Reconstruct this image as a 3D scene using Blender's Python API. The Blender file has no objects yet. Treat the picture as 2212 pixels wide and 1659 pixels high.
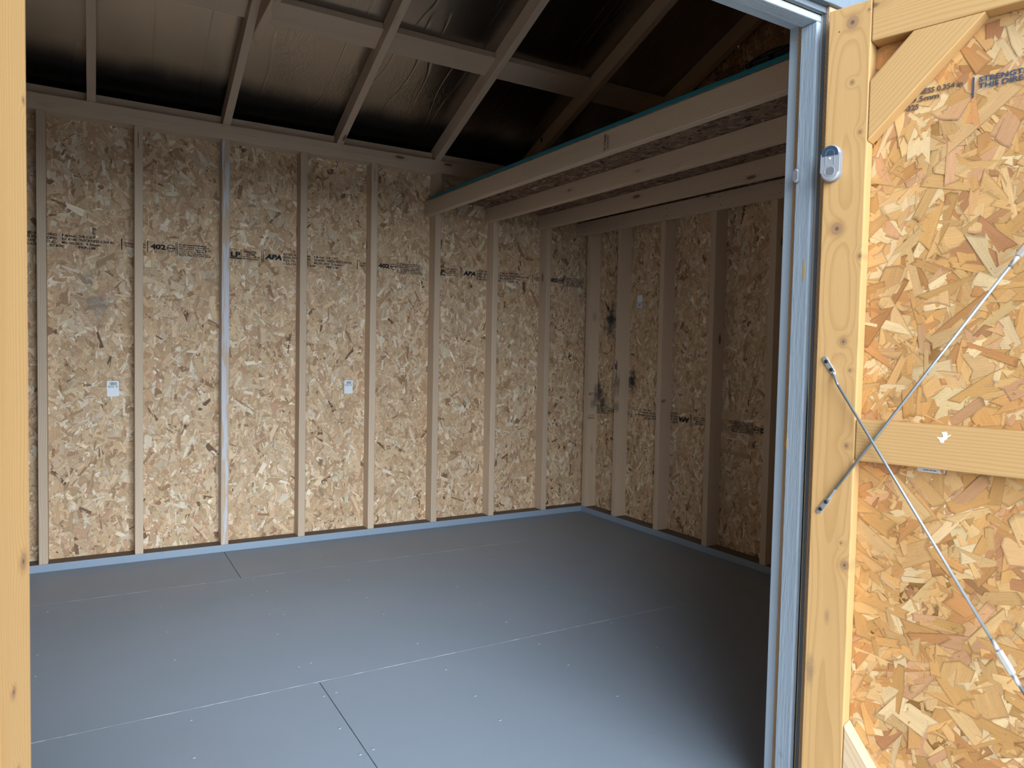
import bpy, bmesh, math, random
import numpy as np
from mathutils import Matrix, Vector

# ------------------------------------------------------------------ camera
SC = bpy.context.scene
COL = SC.collection
IMG_W, IMG_H = 2212, 1659
CX, CY, CZ = -2.95410, -4.04062, 1.08880
YAW, PITCH, ROLL, FPX = 0.530666, -0.0415894, 0.0204017, 1545.48
fw = Vector((math.sin(YAW)*math.cos(PITCH), math.cos(YAW)*math.cos(PITCH), math.sin(PITCH)))
rt = Vector((math.cos(YAW), -math.sin(YAW), 0))
up = rt.cross(fw)
r2 = rt*math.cos(ROLL) + up*math.sin(ROLL)
u2 = -rt*math.sin(ROLL) + up*math.cos(ROLL)
cam_d = bpy.data.cameras.new('camera')
cam = bpy.data.objects.new('camera', cam_d); COL.objects.link(cam)
M = Matrix.Identity(4)
for i in range(3):
    M[i][0] = r2[i]; M[i][1] = u2[i]; M[i][2] = -fw[i]
M[0][3], M[1][3], M[2][3] = CX, CY, CZ
cam.matrix_world = M
cam_d.sensor_fit = 'HORIZONTAL'; cam_d.sensor_width = 36.0
cam_d.lens = 36.0*FPX/IMG_W
cam_d.dof.use_dof = True; cam_d.dof.focus_distance = 2.9; cam_d.dof.aperture_fstop = 12.0
cam_d.clip_start = 0.02; cam_d.clip_end = 500
SC.camera = cam
SC.view_settings.view_transform = 'Standard'
SC.view_settings.look = 'None'
SC.view_settings.gamma = 1.0
SC.view_settings.use_curve_mapping = False
SC.view_settings.exposure = 0.0

# ------------------------------------------------------------------ world: bright overcast sky, brightest low down ahead of the doors
W = bpy.data.worlds.new('sky'); SC.world = W; W.use_nodes = True
wn, wl = W.node_tree.nodes, W.node_tree.links
wn.clear()
w_out = wn.new('ShaderNodeOutputWorld'); w_bg = wn.new('ShaderNodeBackground')
w_tc = wn.new('ShaderNodeTexCoord')
w_dot = wn.new('ShaderNodeVectorMath'); w_dot.operation = 'DOT_PRODUCT'
w_dot.inputs[1].default_value = Vector((0.01, -0.97, 0.18)).normalized()
w_ramp = wn.new('ShaderNodeValToRGB')
SKY_DIM = (0.13, 0.155, 0.19, 1); SKY_MID = (0.22, 0.28, 0.35, 1); SKY_HOT = (5.6, 6.3, 7.1, 1)
w_ramp.color_ramp.elements[0].position = 0.0; w_ramp.color_ramp.elements[0].color = SKY_DIM
w_ramp.color_ramp.elements[1].position = 1.0; w_ramp.color_ramp.elements[1].color = SKY_HOT
e = w_ramp.color_ramp.elements.new(0.84); e.color = SKY_MID
e = w_ramp.color_ramp.elements.new(0.945); e.color = SKY_HOT
w_map = wn.new('ShaderNodeMapRange'); w_map.inputs[1].default_value = -1; w_map.inputs[2].default_value = 1
wl.new(w_tc.outputs['Generated'], w_dot.inputs[0]); wl.new(w_dot.outputs['Value'], w_map.inputs[0])
wl.new(w_map.outputs[0], w_ramp.inputs[0]); wl.new(w_ramp.outputs[0], w_bg.inputs[0])
w_bg.inputs[1].default_value = 2.0
wl.new(w_bg.outputs[0], w_out.inputs[0])

rnd = random.Random(7)
S = 0.0381; P = 0.0889                     # a 2x4 is 38 x 89 mm
H = 2.1822; ZT = H + 2*S                   # underside of the top plates, top of the plates
SL = 0.40                                  # roof slope
ZF = ZT + P*math.sqrt(1+SL*SL)             # foil height at y = 0
YF = -2.87                                 # inner face of the front framing
XJ = -1.521                                # right door jamb
XL = -3.052                                # left door jamb
ZH = 1.873                                 # underside of the door header
X8 = -0.33416; SP = 0.4064

# ------------------------------------------------------------------ helpers
def tag(o, label=None, cat=None, group=None, kind=None):
    if label: o['label'] = label
    if cat: o['category'] = cat
    if group: o['group'] = group
    if kind: o['kind'] = kind
    return o

def frame(origin, X, Y):
    X = Vector(X).normalized(); Y = Vector(Y).normalized(); Z = X.cross(Y).normalized(); Y = Z.cross(X)
    m = Matrix.Identity(4)
    for i in range(3):
        m[i][0], m[i][1], m[i][2], m[i][3] = X[i], Y[i], Z[i], origin[i]
    return m

def link(name, me, mat=None, mw=None, parent=None):
    o = bpy.data.objects.new(name, me); COL.objects.link(o)
    if me is not None and mat is not None:
        for m_ in (mat if isinstance(mat, (list, tuple)) else [mat]): me.materials.append(m_)
    if mw is not None: o.matrix_world = mw
    if parent is not None:
        o.parent = parent
        o.matrix_parent_inverse = parent.matrix_world.inverted()
    return o

def empty(name, loc):
    o = bpy.data.objects.new(name, None); COL.objects.link(o)
    o.empty_display_size = 0.05
    o.matrix_world = Matrix.Translation(Vector(loc))
    return o

def to_mesh(bm, name, smooth=False):
    me = bpy.data.meshes.new(name); bm.normal_update(); bm.to_mesh(me); bm.free()
    if smooth:
        for p_ in me.polygons: p_.use_smooth = True
    return me

def bm_prism(bm, poly, z0, z1):
    a = [bm.verts.new((x, y, z0)) for x, y in poly]
    b = [bm.verts.new((x, y, z1)) for x, y in poly]
    n = len(poly)
    area = sum(poly[i][0]*poly[(i+1) % n][1]-poly[(i+1) % n][0]*poly[i][1] for i in range(n))
    fs = []
    if area < 0: a, b = a[::-1], b[::-1]
    fs.append(bm.faces.new(a[::-1])); fs.append(bm.faces.new(b))
    for i in range(n):
        j = (i+1) % n
        fs.append(bm.faces.new((a[i], a[j], b[j], b[i])))
    return fs

def bevel(bm, w, seg=1, edges=None):
    if w > 0:
        bmesh.ops.bevel(bm, geom=edges or bm.edges[:], offset=w, segments=seg, profile=0.5, affect='EDGES')

def prism(name, poly, z0, z1, mw, mat, parent=None, bev=0.0018, seg=1):
    bm = bmesh.new(); bm_prism(bm, poly, z0, z1); bevel(bm, bev, seg)
    return link(name, to_mesh(bm, name), mat, mw, parent)

def board(name, p0, p1, wdir, w, t, mat, parent=None, bev=0.0022):
    """lumber from p0 to p1 (a corner line); w along wdir, t along (p1-p0) x wdir"""
    p0 = Vector(p0); p1 = Vector(p1); L = (p1-p0).length
    mw = frame(p0, p1-p0, wdir)
    return prism(name, [(0, 0), (L, 0), (L, w), (0, w)], 0, t, mw, mat, parent, bev, 2)

def box(bm, x0, x1, y0, y1, z0, z1, mi=0):
    fs = bm_prism(bm, [(x0, y0), (x1, y0), (x1, y1), (x0, y1)], z0, z1)
    for f in fs: f.material_index = mi
    return fs

def boxobj(name, x0, x1, y0, y1, z0, z1, mat, parent=None, bev=0.0015, origin=None):
    """axis-aligned box whose local x axis is its longest side (for the grain)"""
    d = {'x': x1-x0, 'y': y1-y0, 'z': z1-z0}; k = max(d, key=d.get)
    if k == 'x': return board(name, (x0, y0, z0), (x1, y0, z0), (0, 1, 0), y1-y0, z1-z0, mat, parent, bev)
    if k == 'y': return board(name, (x0, y0, z0), (x0, y1, z0), (0, 0, 1), z1-z0, x1-x0, mat, parent, bev)
    return board(name, (x0, y0, z0), (x0, y0, z1), (1, 0, 0), x1-x0, y1-y0, mat, parent, bev)

def cyl(bm, p0, p1, r, seg=12, mi=0, r1=None, cap=True):
    p0 = Vector(p0); p1 = Vector(p1); ax = (p1-p0).normalized()
    t = Vector((0, 0, 1)) if abs(ax.z) < 0.9 else Vector((1, 0, 0))
    a = ax.cross(t).normalized(); b = ax.cross(a)
    r1 = r if r1 is None else r1
    A = [bm.verts.new(p0 + (a*math.cos(2*math.pi*i/seg) + b*math.sin(2*math.pi*i/seg))*r) for i in range(seg)]
    B = [bm.verts.new(p1 + (a*math.cos(2*math.pi*i/seg) + b*math.sin(2*math.pi*i/seg))*r1) for i in range(seg)]
    fs = []
    for i in range(seg):
        j = (i+1) % seg
        f = bm.faces.new((A[j], A[i], B[i], B[j])); f.smooth = seg > 8; fs.append(f)
    if cap:
        fs.append(bm.faces.new(A)); fs.append(bm.faces.new(B[::-1]))
    for f in fs: f.material_index = mi
    return fs

# ------------------------------------------------------------------ materials
class NT:
    def __init__(s, name):
        s.m = bpy.data.materials.new(name); s.m.use_nodes = True
        s.n, s.l = s.m.node_tree.nodes, s.m.node_tree.links
        s.n.clear()
        s.out = s.n.new('ShaderNodeOutputMaterial'); s.b = s.n.new('ShaderNodeBsdfPrincipled')
        s.l.new(s.b.outputs[0], s.out.inputs[0])
    def put(s, sock, v):
        if isinstance(v, bpy.types.NodeSocket): s.l.new(v, sock)
        elif v is not None:
            if isinstance(v, (tuple, list)) and len(v) == 3 and sock.type == 'RGBA': v = tuple(v)+(1,)
            sock.default_value = v
    def math(s, op, a, b=None, c=None, clamp=False):
        n = s.n.new('ShaderNodeMath'); n.operation = op; n.use_clamp = clamp
        s.put(n.inputs[0], a)
        if b is not None: s.put(n.inputs[1], b)
        if c is not None: s.put(n.inputs[2], c)
        return n.outputs[0]
    def vec(s, op, a, b=None, scale=None):
        n = s.n.new('ShaderNodeVectorMath'); n.operation = op
        s.put(n.inputs[0], a)
        if b is not None: s.put(n.inputs[1], b)
        if scale is not None: s.put(n.inputs['Scale'], scale)
        return n.outputs['Value'] if op in ('LENGTH', 'DISTANCE', 'DOT_PRODUCT') else n.outputs[0]
    def comb(s, x, y, z):
        n = s.n.new('ShaderNodeCombineXYZ'); s.put(n.inputs[0], x); s.put(n.inputs[1], y); s.put(n.inputs[2], z); return n.outputs[0]
    def sep(s, v):
        n = s.n.new('ShaderNodeSeparateXYZ'); s.l.new(v, n.inputs[0]); return n.outputs
    def noise(s, v, scale=1.0, detail=2.0, rough=0.5, out='Fac'):
        n = s.n.new('ShaderNodeTexNoise'); s.put(n.inputs['Vector'], v)
        n.inputs['Scale'].default_value = scale; n.inputs['Detail'].default_value = detail
        n.inputs['Roughness'].default_value = rough
        return n.outputs[out]
    def ramp(s, f, a, b, smooth=True):
        n = s.n.new('ShaderNodeMapRange'); n.interpolation_type = 'SMOOTHSTEP' if smooth else 'LINEAR'
        s.put(n.inputs[0], f); n.inputs[1].default_value = a; n.inputs[2].default_value = b
        n.inputs[3].default_value = 0; n.inputs[4].default_value = 1
        return n.outputs[0]
    def mix(s, f, a, b, mode='MIX'):
        n = s.n.new('ShaderNodeMix'); n.data_type = 'RGBA'; n.blend_type = mode
        s.put(n.inputs[0], f); s.put(n.inputs[6], a); s.put(n.inputs[7], b)
        return n.outputs[2]
    def bump(s, h, strength=0.3, dist=0.001, normal=None):
        n = s.n.new('ShaderNodeBump'); n.inputs['Strength'].default_value = strength
        n.inputs['Distance'].default_value = dist; s.put(n.inputs['Height'], h)
        if normal is not None: s.l.new(normal, n.inputs['Normal'])
        return n.outputs[0]
    def obj(s):
        n = s.n.new('ShaderNodeTexCoord'); return n.outputs['Object']
    def rand(s):
        n = s.n.new('ShaderNodeObjectInfo'); return n.outputs['Random']
    def set(s, color=None, rough=None, metal=None, normal=None, spec=None):
        if color is not None: s.put(s.b.inputs['Base Color'], color)
        if rough is not None: s.put(s.b.inputs['Roughness'], rough)
        if metal is not None: s.put(s.b.inputs['Metallic'], metal)
        if normal is not None: s.l.new(normal, s.b.inputs['Normal'])
        if spec is not None: s.put(s.b.inputs['Specular IOR Level'], spec)
        return s.m

def wood(name, light, dark, knot=(0.17, 0.085, 0.04), rough=0.62, tone=0.10, knots=1.0, paint=None, marks=(), stains=()):
    t = NT(name)
    rn = t.rand()
    o = t.vec('ADD', t.obj(), t.comb(t.math('MULTIPLY', rn, 31.7), t.math('MULTIPLY', t.math('FRACT', t.math('MULTIPLY', rn, 7.3)), 0.03), t.math('MULTIPLY', t.math('FRACT', t.math('MULTIPLY', rn, 13.1)), 0.03)))
    x, y, z = t.sep(o)
    # knots sit in sparse cells along the board
    kv = t.comb(t.math('MULTIPLY', x, 3.4), t.math('MULTIPLY', y, 11.0), t.math('MULTIPLY', z, 11.0))
    vor = t.n.new('ShaderNodeTexVoronoi'); t.put(vor.inputs['Vector'], kv); vor.inputs['Scale'].default_value = 1.0
    vd = t.math('MULTIPLY', vor.outputs['Distance'], 1.0)
    cell = t.sep(vor.outputs['Color'])[0]
    on = t.math('GREATER_THAN', cell, 0.62)
    warp = t.noise(t.comb(t.math('MULTIPLY', x, 1.6), t.math('MULTIPLY', y, 9.0), t.math('MULTIPLY', z, 9.0)), 1.0, 2.0)
    bulge = t.math('MULTIPLY', t.math('MULTIPLY', t.math('POWER', 2.718, t.math('MULTIPLY', vd, -7.0)), on), 0.022*knots)
    yy = t.math('SUBTRACT', y, -0.035); zz = t.math('SUBTRACT', z, -0.055)
    r = t.math('SQRT', t.math('ADD', t.math('MULTIPLY', yy, yy), t.math('MULTIPLY', zz, zz)))
    r = t.math('ADD', t.math('ADD', r, t.math('MULTIPLY', warp, 0.03)), bulge)
    px_, py_, pz_ = t.sep(t.obj())
    md = None
    for (mx, my, mr) in marks:
        d_ = t.vec('LENGTH', t.comb(t.math('MULTIPLY', t.math('SUBTRACT', px_, mx), 0.85/mr), t.math('MULTIPLY', t.math('SUBTRACT', py_, my), 1.0/mr), 0.0))
        md = d_ if md is None else t.math('MINIMUM', md, d_)
    if md is not None:
        r = t.math('ADD', r, t.math('MULTIPLY', t.math('POWER', 2.718, t.math('MULTIPLY', md, -0.55)), 0.020))
    ring = t.math('FRACT', t.math('MULTIPLY', r, 165.0))
    late = t.math('MULTIPLY', t.ramp(ring, 0.45, 0.93), t.ramp(ring, 1.0, 0.95))
    fib = t.noise(t.comb(t.math('MULTIPLY', x, 14.0), t.math('MULTIPLY', y, 900.0), t.math('MULTIPLY', z, 900.0)), 1.0, 2.0)
    big = t.noise(t.comb(t.math('MULTIPLY', x, 1.1), t.math('MULTIPLY', y, 14.0), t.math('MULTIPLY', z, 14.0)), 1.0, 3.0)
    c = t.mix(t.math('MULTIPLY', late, 0.55), light, dark)
    c = t.mix(t.math('MULTIPLY', t.ramp(big, 0.48, 0.8), 0.45), c, dark)
    c = t.mix(t.math('MULTIPLY', t.ramp(fib, 0.5, 0.8), 0.25), c, dark)
    halo = t.math('MULTIPLY', t.ramp(vd, 0.24, 0.08), on)
    core = t.math('MULTIPLY', t.ramp(vd, 0.115, 0.085), on)
    c = t.mix(t.math('MULTIPLY', halo, 0.35*knots), c, tuple(0.5*(a+b) for a, b in zip(dark, knot)))
    c = t.mix(t.math('MULTIPLY', core, 0.85*knots), c, knot)
    if md is not None:
        c = t.mix(t.math('MULTIPLY', t.ramp(md, 2.1, 0.9), 0.35), c, tuple(0.5*(a+b) for a, b in zip(dark, knot)))
        c = t.mix(t.math('MULTIPLY', t.ramp(md, 1.1, 0.8), 0.70), c, (0.30, 0.17, 0.10))
        c = t.mix(t.math('MULTIPLY', t.ramp(md, 0.42, 0.2), 0.75), c, (0.10, 0.055, 0.035))
    if stains:
        nz = t.noise(t.obj(), 22.0, 4.0, 0.65)
        for (sx, sy, rx_, ry_, amt) in stains:
            d_ = t.vec('LENGTH', t.comb(t.math('MULTIPLY', t.math('SUBTRACT', px_, sx), 1/rx_), t.math('MULTIPLY', t.math('SUBTRACT', py_, sy), 1/ry_), 0.0))
            c = t.mix(t.math('MULTIPLY', t.ramp(t.math('ADD', d_, t.math('MULTIPLY', t.math('SUBTRACT', nz, 0.5), 1.5)), 1.0, 0.1), amt), c, (0.06, 0.06, 0.065))
    # nail specks
    sp = t.n.new('ShaderNodeTexVoronoi'); t.put(sp.inputs['Vector'], o); sp.inputs['Scale'].default_value = 17.0
    speck = t.math('MULTIPLY', t.ramp(sp.outputs['Distance'], 0.05, 0.035), t.math('GREATER_THAN', t.sep(sp.outputs['Color'])[1], 0.75))
    c = t.mix(t.math('MULTIPLY', speck, 0.8), c, (0.05, 0.03, 0.02))
    hsv = t.n.new('ShaderNodeHueSaturation'); t.put(hsv.inputs['Color'], c)
    t.put(hsv.inputs['Value'], t.math('ADD', 1.0-tone, t.math('MULTIPLY', t.math('FRACT', t.math('MULTIPLY', rn, 5.7)), 2*tone)))
    c = hsv.outputs[0]
    if paint:
        pn = t.noise(t.comb(t.math('MULTIPLY', x, 5.0), t.math('MULTIPLY', y, 45.0), t.math('MULTIPLY', z, 45.0)), 1.0, 4.0, 0.6)
        c = t.mix(t.math('MULTIPLY', t.ramp(pn, 0.44, 0.56), 0.72), c, paint)
    h = t.math('ADD', t.math('MULTIPLY', late, 0.5), fib)
    return t.set(c, rough, 0.0, t.bump(h, 0.25, 0.0006), 0.3)

def osb_mat(name, stains=(), mesh_print=False, rough=0.7, smudge=(0.03, 0.035, 0.04), bump=0.35):
    """flake colour comes from the flakes themselves; the stains are patches of mildew in object space"""
    t = NT(name)
    at = t.n.new('ShaderNodeAttribute'); at.attribute_name = 'tint'
    uv = t.n.new('ShaderNodeUVMap'); uv.uv_map = 'grain'
    x, y, z = t.sep(uv.outputs[0])
    st = t.noise(t.comb(t.math('MULTIPLY', x, 22.0), t.math('MULTIPLY', y, 420.0), 0.0), 1.0, 3.0, 0.6)
    md = t.noise(t.comb(t.math('MULTIPLY', x, 9.0), t.math('MULTIPLY', y, 70.0), 3.0), 1.0, 2.0, 0.5)
    v = t.math('ADD', t.math('MULTIPLY', st, 0.42), t.math('MULTIPLY', md, 0.30))
    v = t.math('ADD', v, 0.66)
    rim = t.ramp(at.outputs['Alpha'], 0.015, 0.11)
    v = t.math('MULTIPLY', v, t.math('ADD', 0.68, t.math('MULTIPLY', rim, 0.32)))
    g = t.n.new('ShaderNodeCombineColor'); t.put(g.inputs[0], v); t.put(g.inputs[1], v); t.put(g.inputs[2], v)
    c = t.mix(1.0, at.outputs['Color'], g.outputs[0], 'MULTIPLY')
    o = t.obj()
    pore = t.noise(o, 260.0, 2.0, 0.6)
    c = t.mix(t.math('MULTIPLY', t.ramp(pore, 0.66, 0.74), 0.55), c, (0.13, 0.075, 0.035))
    if stains:
        nz = t.noise(o, 26.0, 4.0, 0.65)
        tot = None
        for (sx, sy, sz, rx, rz, amt) in stains:
            d = t.vec('LENGTH', t.vec('MULTIPLY', t.vec('SUBTRACT', o, (sx, sy, 0.0)), (1/rx, 1/(rz or rx), 0.0)))
            m_ = t.math('MULTIPLY', t.ramp(t.math('ADD', d, t.math('MULTIPLY', t.math('SUBTRACT', nz, 0.5), 2.0)), 1.0, 0.1), amt)
            tot = m_ if tot is None else t.math('MAXIMUM', tot, m_)
        c = t.mix(tot, c, smudge)
    h = st
    nrm = t.bump(h, bump, 0.0008)
    if mesh_print:
        ox, oy, oz = t.sep(o)
        w1 = t.math('SINE', t.math('MULTIPLY', oy, 2*math.pi/0.0032))
        w2 = t.math('SINE', t.math('MULTIPLY', ox, 2*math.pi/0.0021))
        ww = t.math('ADD', w1, t.math('MULTIPLY', w2, 0.35))
        nrm = t.bump(ww, 0.3, 0.0004, nrm)
        c = t.mix(t.math('MULTIPLY', t.ramp(ww, -0.2, 1.2), 0.24), c, (0.34, 0.17, 0.065))
    return t.set(c, rough, 0.0, nrm, 0.25)

def flat(name, col, rough=0.5, metal=0.0, spec=0.5):
    t = NT(name); return t.set(col, rough, metal, None, spec)

M_STUD = wood('interior_lumber', (0.65, 0.495, 0.35), (0.47, 0.34, 0.225), tone=0.07)
M_STUD_PAINT = wood('interior_lumber_white_streaks', (0.65, 0.495, 0.35), (0.47, 0.34, 0.225), paint=(0.62, 0.66, 0.74))
DL, DD = (0.56, 0.335, 0.135), (0.45, 0.245, 0.088)
M_DOORWOOD = wood('door_lumber', DL, DD, tone=0.05, knots=1.0)
M_STILE_R = wood('door_stile_lumber', DL, DD, tone=0.0, knots=0.0,
    marks=[(1.8165+0.015, -0.050, 0.013), (1.6883+0.015, -0.054, 0.0045), (1.5791+0.015, -0.074, 0.004), (1.3779+0.015, -0.034, 0.0125), (1.3145+0.015, -0.084, 0.005), (1.131+0.015, -0.057, 0.008), (1.0688+0.015, -0.073, 0.0035), (0.9041+0.015, -0.072, 0.005), (0.6893+0.015, -0.069, 0.003), (0.6418+0.015, -0.078, 0.009), (1.833+0.015, -0.083, 0.003)],
    stains=[(0.40, -0.012, 0.05, 0.014, 0.45), (0.535, -0.045, 0.022, 0.009, 0.35)])
M_STILE_L = wood('door_stile_lumber_left', DL, DD, tone=0.0, knots=0.0, marks=[(0.845, 0.020, 0.009), (1.39, 0.010, 0.004), (0.70, 0.050, 0.006), (0.60, 0.040, 0.005)])
M_DOORPALE = wood('door_lumber_pale', (0.64, 0.47, 0.29), (0.49, 0.33, 0.19), tone=0.03, knots=0.4)
M_STUD_CORNER = wood('interior_lumber_mildew_low', (0.65, 0.495, 0.35), (0.47, 0.34, 0.225), tone=0.0, stains=[(0.775, 0.075, 0.10, 0.030, 0.75), (0.72, 0.045, 0.06, 0.03, 0.45), (1.32, 0.05, 0.05, 0.03, 0.35)])
M_STUD_BLUE = wood('interior_lumber_mildew_edge', (0.65, 0.495, 0.35), (0.47, 0.34, 0.225), tone=0.0, stains=[(0.86, 0.004, 0.10, 0.014, 0.7), (0.72, 0.0, 0.05, 0.02, 0.5)])
M_RAFTER = wood('rafter_lumber', (0.62, 0.47, 0.34), (0.45, 0.325, 0.225), tone=0.08)
M_DARKWOOD = flat('weathered_plate_top', (0.17, 0.13, 0.10), 0.8, 0, 0.2)
M_RAW = wood('raw_edge_wood', (0.55, 0.36, 0.20), (0.33, 0.18, 0.09), knots=0.0)

PAINT = (0.40, 0.485, 0.565)
def paint_mat(name, col, rough=0.42, tex='smooth'):
    t = NT(name); o = t.obj()
    n1 = t.noise(o, 3.0, 3.0, 0.6); n2 = t.noise(o, 60.0, 2.0)
    c = t.mix(t.math('MULTIPLY', t.ramp(n1, 0.35, 0.75), 0.22), col, tuple(v*0.82 for v in col))
    c = t.mix(t.math('MULTIPLY', t.ramp(t.noise(o, 11.0, 4.0, 0.7), 0.66, 0.74), 0.35), c, tuple(v*0.5 for v in col))
    if tex == 'cedar':
        x, y, z = t.sep(o)
        cv = t.comb(t.math('MULTIPLY', x, 30.0), t.math('MULTIPLY', y, 240.0), t.math('MULTIPLY', z, 240.0))
        g = t.noise(cv, 1.0, 3.0, 0.6)
        g2 = t.noise(t.comb(t.math('MULTIPLY', x, 12.0), t.math('MULTIPLY', y, 120.0), t.math('MULTIPLY', z, 120.0)), 1.0, 2.0)
        h = t.math('ADD', g, g2)
        nrm = t.bump(h, 0.65, 0.0020)
    else:
        nrm = t.bump(n2, 0.08, 0.001)
    return t.set(c, rough, 0.0, nrm, 0.5)
M_PAINT = paint_mat('blue_grey_paint', PAINT, 0.40)
M_CEDAR = paint_mat('blue_grey_paint_on_cedar_texture', tuple(v*0.95 for v in PAINT), 0.33, 'cedar')
M_PLATEPAINT = paint_mat('plate_front_paint', (0.27, 0.34, 0.42), 0.45)

# floor paint over OSB
t = NT('grey_floor_paint'); o = t.obj()
x, y, z = t.sep(o)
fl = t.noise(t.comb(t.math('MULTIPLY', x, 14.0), t.math('MULTIPLY', y, 60.0), 0.0), 1.0, 3.0, 0.6)
pv = t.n.new('ShaderNodeTexVoronoi'); pv.feature = 'F1'; t.put(pv.inputs['Vector'], t.comb(t.math('MULTIPLY', x, 14.0), t.math('MULTIPLY', y, 38.0), 0.0)); pv.inputs['Scale'].default_value = 1.0
big = t.noise(o, 1.6, 3.0, 0.55)
scr = t.noise(t.comb(t.math('MULTIPLY', x, 9.0), t.math('MULTIPLY', y, 170.0), 2.0), 1.0, 3.0, 0.5)
c = t.mix(t.math('MULTIPLY', t.ramp(big, 0.35, 0.75), 0.30), (0.255, 0.298, 0.348), (0.215, 0.255, 0.302))
c = t.mix(t.math('MULTIPLY', t.ramp(t.noise(o, 0.9, 2.0), 0.52, 0.72), 0.35), c, (0.235, 0.225, 0.240))
c = t.mix(t.math('MULTIPLY', t.ramp(scr, 0.70, 0.76), 0.25), c, (0.34, 0.37, 0.40))
h = t.math('ADD', t.math('MULTIPLY', fl, 0.7), t.math('MULTIPLY', pv.outputs['Distance'], 0.5))
M_FLOOR = t.set(c, t.math('ADD', 0.40, t.math('MULTIPLY', big, 0.12)), 0.0, t.bump(h, 0.22, 0.0016), 0.5)
M_SEAM = flat('black_gap', (0.02, 0.022, 0.025), 0.9)
t = NT('chipped_seam_paint'); o = t.obj()
sn = t.noise(t.vec('MULTIPLY', o, (16.0, 60.0, 1.0)), 1.0, 3.0, 0.6)
M_SEAMLIGHT = t.set(t.mix(t.ramp(sn, 0.46, 0.60), (0.255, 0.290, 0.325), (0.46, 0.50, 0.54)), 0.6)

# radiant barrier foil under the roof sheathing
t = NT('radiant_barrier_foil'); o = t.obj(); x, y, z = t.sep(o)
wr1 = t.noise(t.comb(t.math('MULTIPLY', x, 26.0), t.math('MULTIPLY', y, 7.0), 0.0), 1.0, 4.0, 0.62)
vo = t.n.new('ShaderNodeTexVoronoi'); vo.feature = 'DISTANCE_TO_EDGE'
t.put(vo.inputs['Vector'], t.vec('ADD', t.comb(t.math('MULTIPLY', x, 38.0), t.math('MULTIPLY', y, 13.0), 0.0), t.vec('SCALE', t.noise(o, 9.0, 3.0, 0.6, 'Color'), scale=3.0)))
vo.inputs['Scale'].default_value = 1.0
patch = t.ramp(t.noise(t.comb(t.math('MULTIPLY', x, 2.3), t.math('MULTIPLY', y, 1.2), 4.0), 1.0, 2.0), 0.45, 0.62)
cre = t.math('MULTIPLY', t.ramp(vo.outputs['Distance'], 0.0, 0.12), patch)
line = t.ramp(t.math('ABSOLUTE', t.math('SUBTRACT', t.noise(t.comb(t.math('MULTIPLY', x, 4.5), t.math('MULTIPLY', y, 0.5), 8.0), 1.0, 2.0), 0.5)), 0.0, 0.012)
hh = t.math('ADD', t.math('ADD', t.math('MULTIPLY', wr1, 0.25), t.math('MULTIPLY', cre, 0.22)), t.math('MULTIPLY', line, 0.4))
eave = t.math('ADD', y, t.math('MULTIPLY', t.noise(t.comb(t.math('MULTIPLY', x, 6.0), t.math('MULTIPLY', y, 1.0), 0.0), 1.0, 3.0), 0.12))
fc = t.mix(t.ramp(eave, 0.62, 0.46), (0.385, 0.35, 0.315), (0.055, 0.056, 0.064))  # dark reflection along the eaves is painted into the foil colour
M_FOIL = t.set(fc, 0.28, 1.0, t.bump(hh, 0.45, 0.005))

M_GALV = flat('zinc_plated_steel', (0.42, 0.47, 0.51), 0.36, 0.7)
M_GALV2 = flat('bright_turnbuckle', (0.78, 0.82, 0.84), 0.30, 0.8)
M_SCREW = flat('black_screw', (0.02, 0.02, 0.022), 0.4, 0.3)
M_INK = flat('black_ink', (0.030, 0.030, 0.035), 0.8, 0, 0.1)
M_INKBLUE = flat('blue_black_ink', (0.05, 0.075, 0.12), 0.8, 0, 0.1)
M_INKSOFT = flat('faded_ink', (0.10, 0.075, 0.06), 0.8, 0, 0.1)
M_WHITE = flat('white_sticker', (0.80, 0.84, 0.88), 0.5)
M_BARBLACK = flat('printed_bars', (0.10, 0.13, 0.17), 0.7, 0, 0.2)
M_SILVER = flat('silver_plastic', (0.50, 0.53, 0.58), 0.30, 0.55)
M_NAVY = flat('dark_blue_gloss_plastic', (0.035, 0.06, 0.10), 0.12)
M_GREYCASE = flat('grey_case_plastic', (0.22, 0.23, 0.25), 0.45)
M_TEAL = flat('teal_edge_paint', (0.012, 0.17, 0.21), 0.6)
M_VENT = flat('dark_painted_vent', (0.28, 0.36, 0.43), 0.35, 0.5)
M_VENTHOLE = flat('vent_gap', (0.02, 0.025, 0.035), 0.8)
t = NT('trampled_gravel'); o = t.obj(); 
gn = t.noise(o, 18.0, 5.0, 0.7)
M_GROUND = t.set(t.mix(gn, (0.17, 0.17, 0.15), (0.30, 0.29, 0.26)), 0.9, 0.0, t.bump(gn, 0.6, 0.02))
M_SHINGLE = flat('dark_shingle', (0.06, 0.06, 0.065), 0.9)

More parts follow.
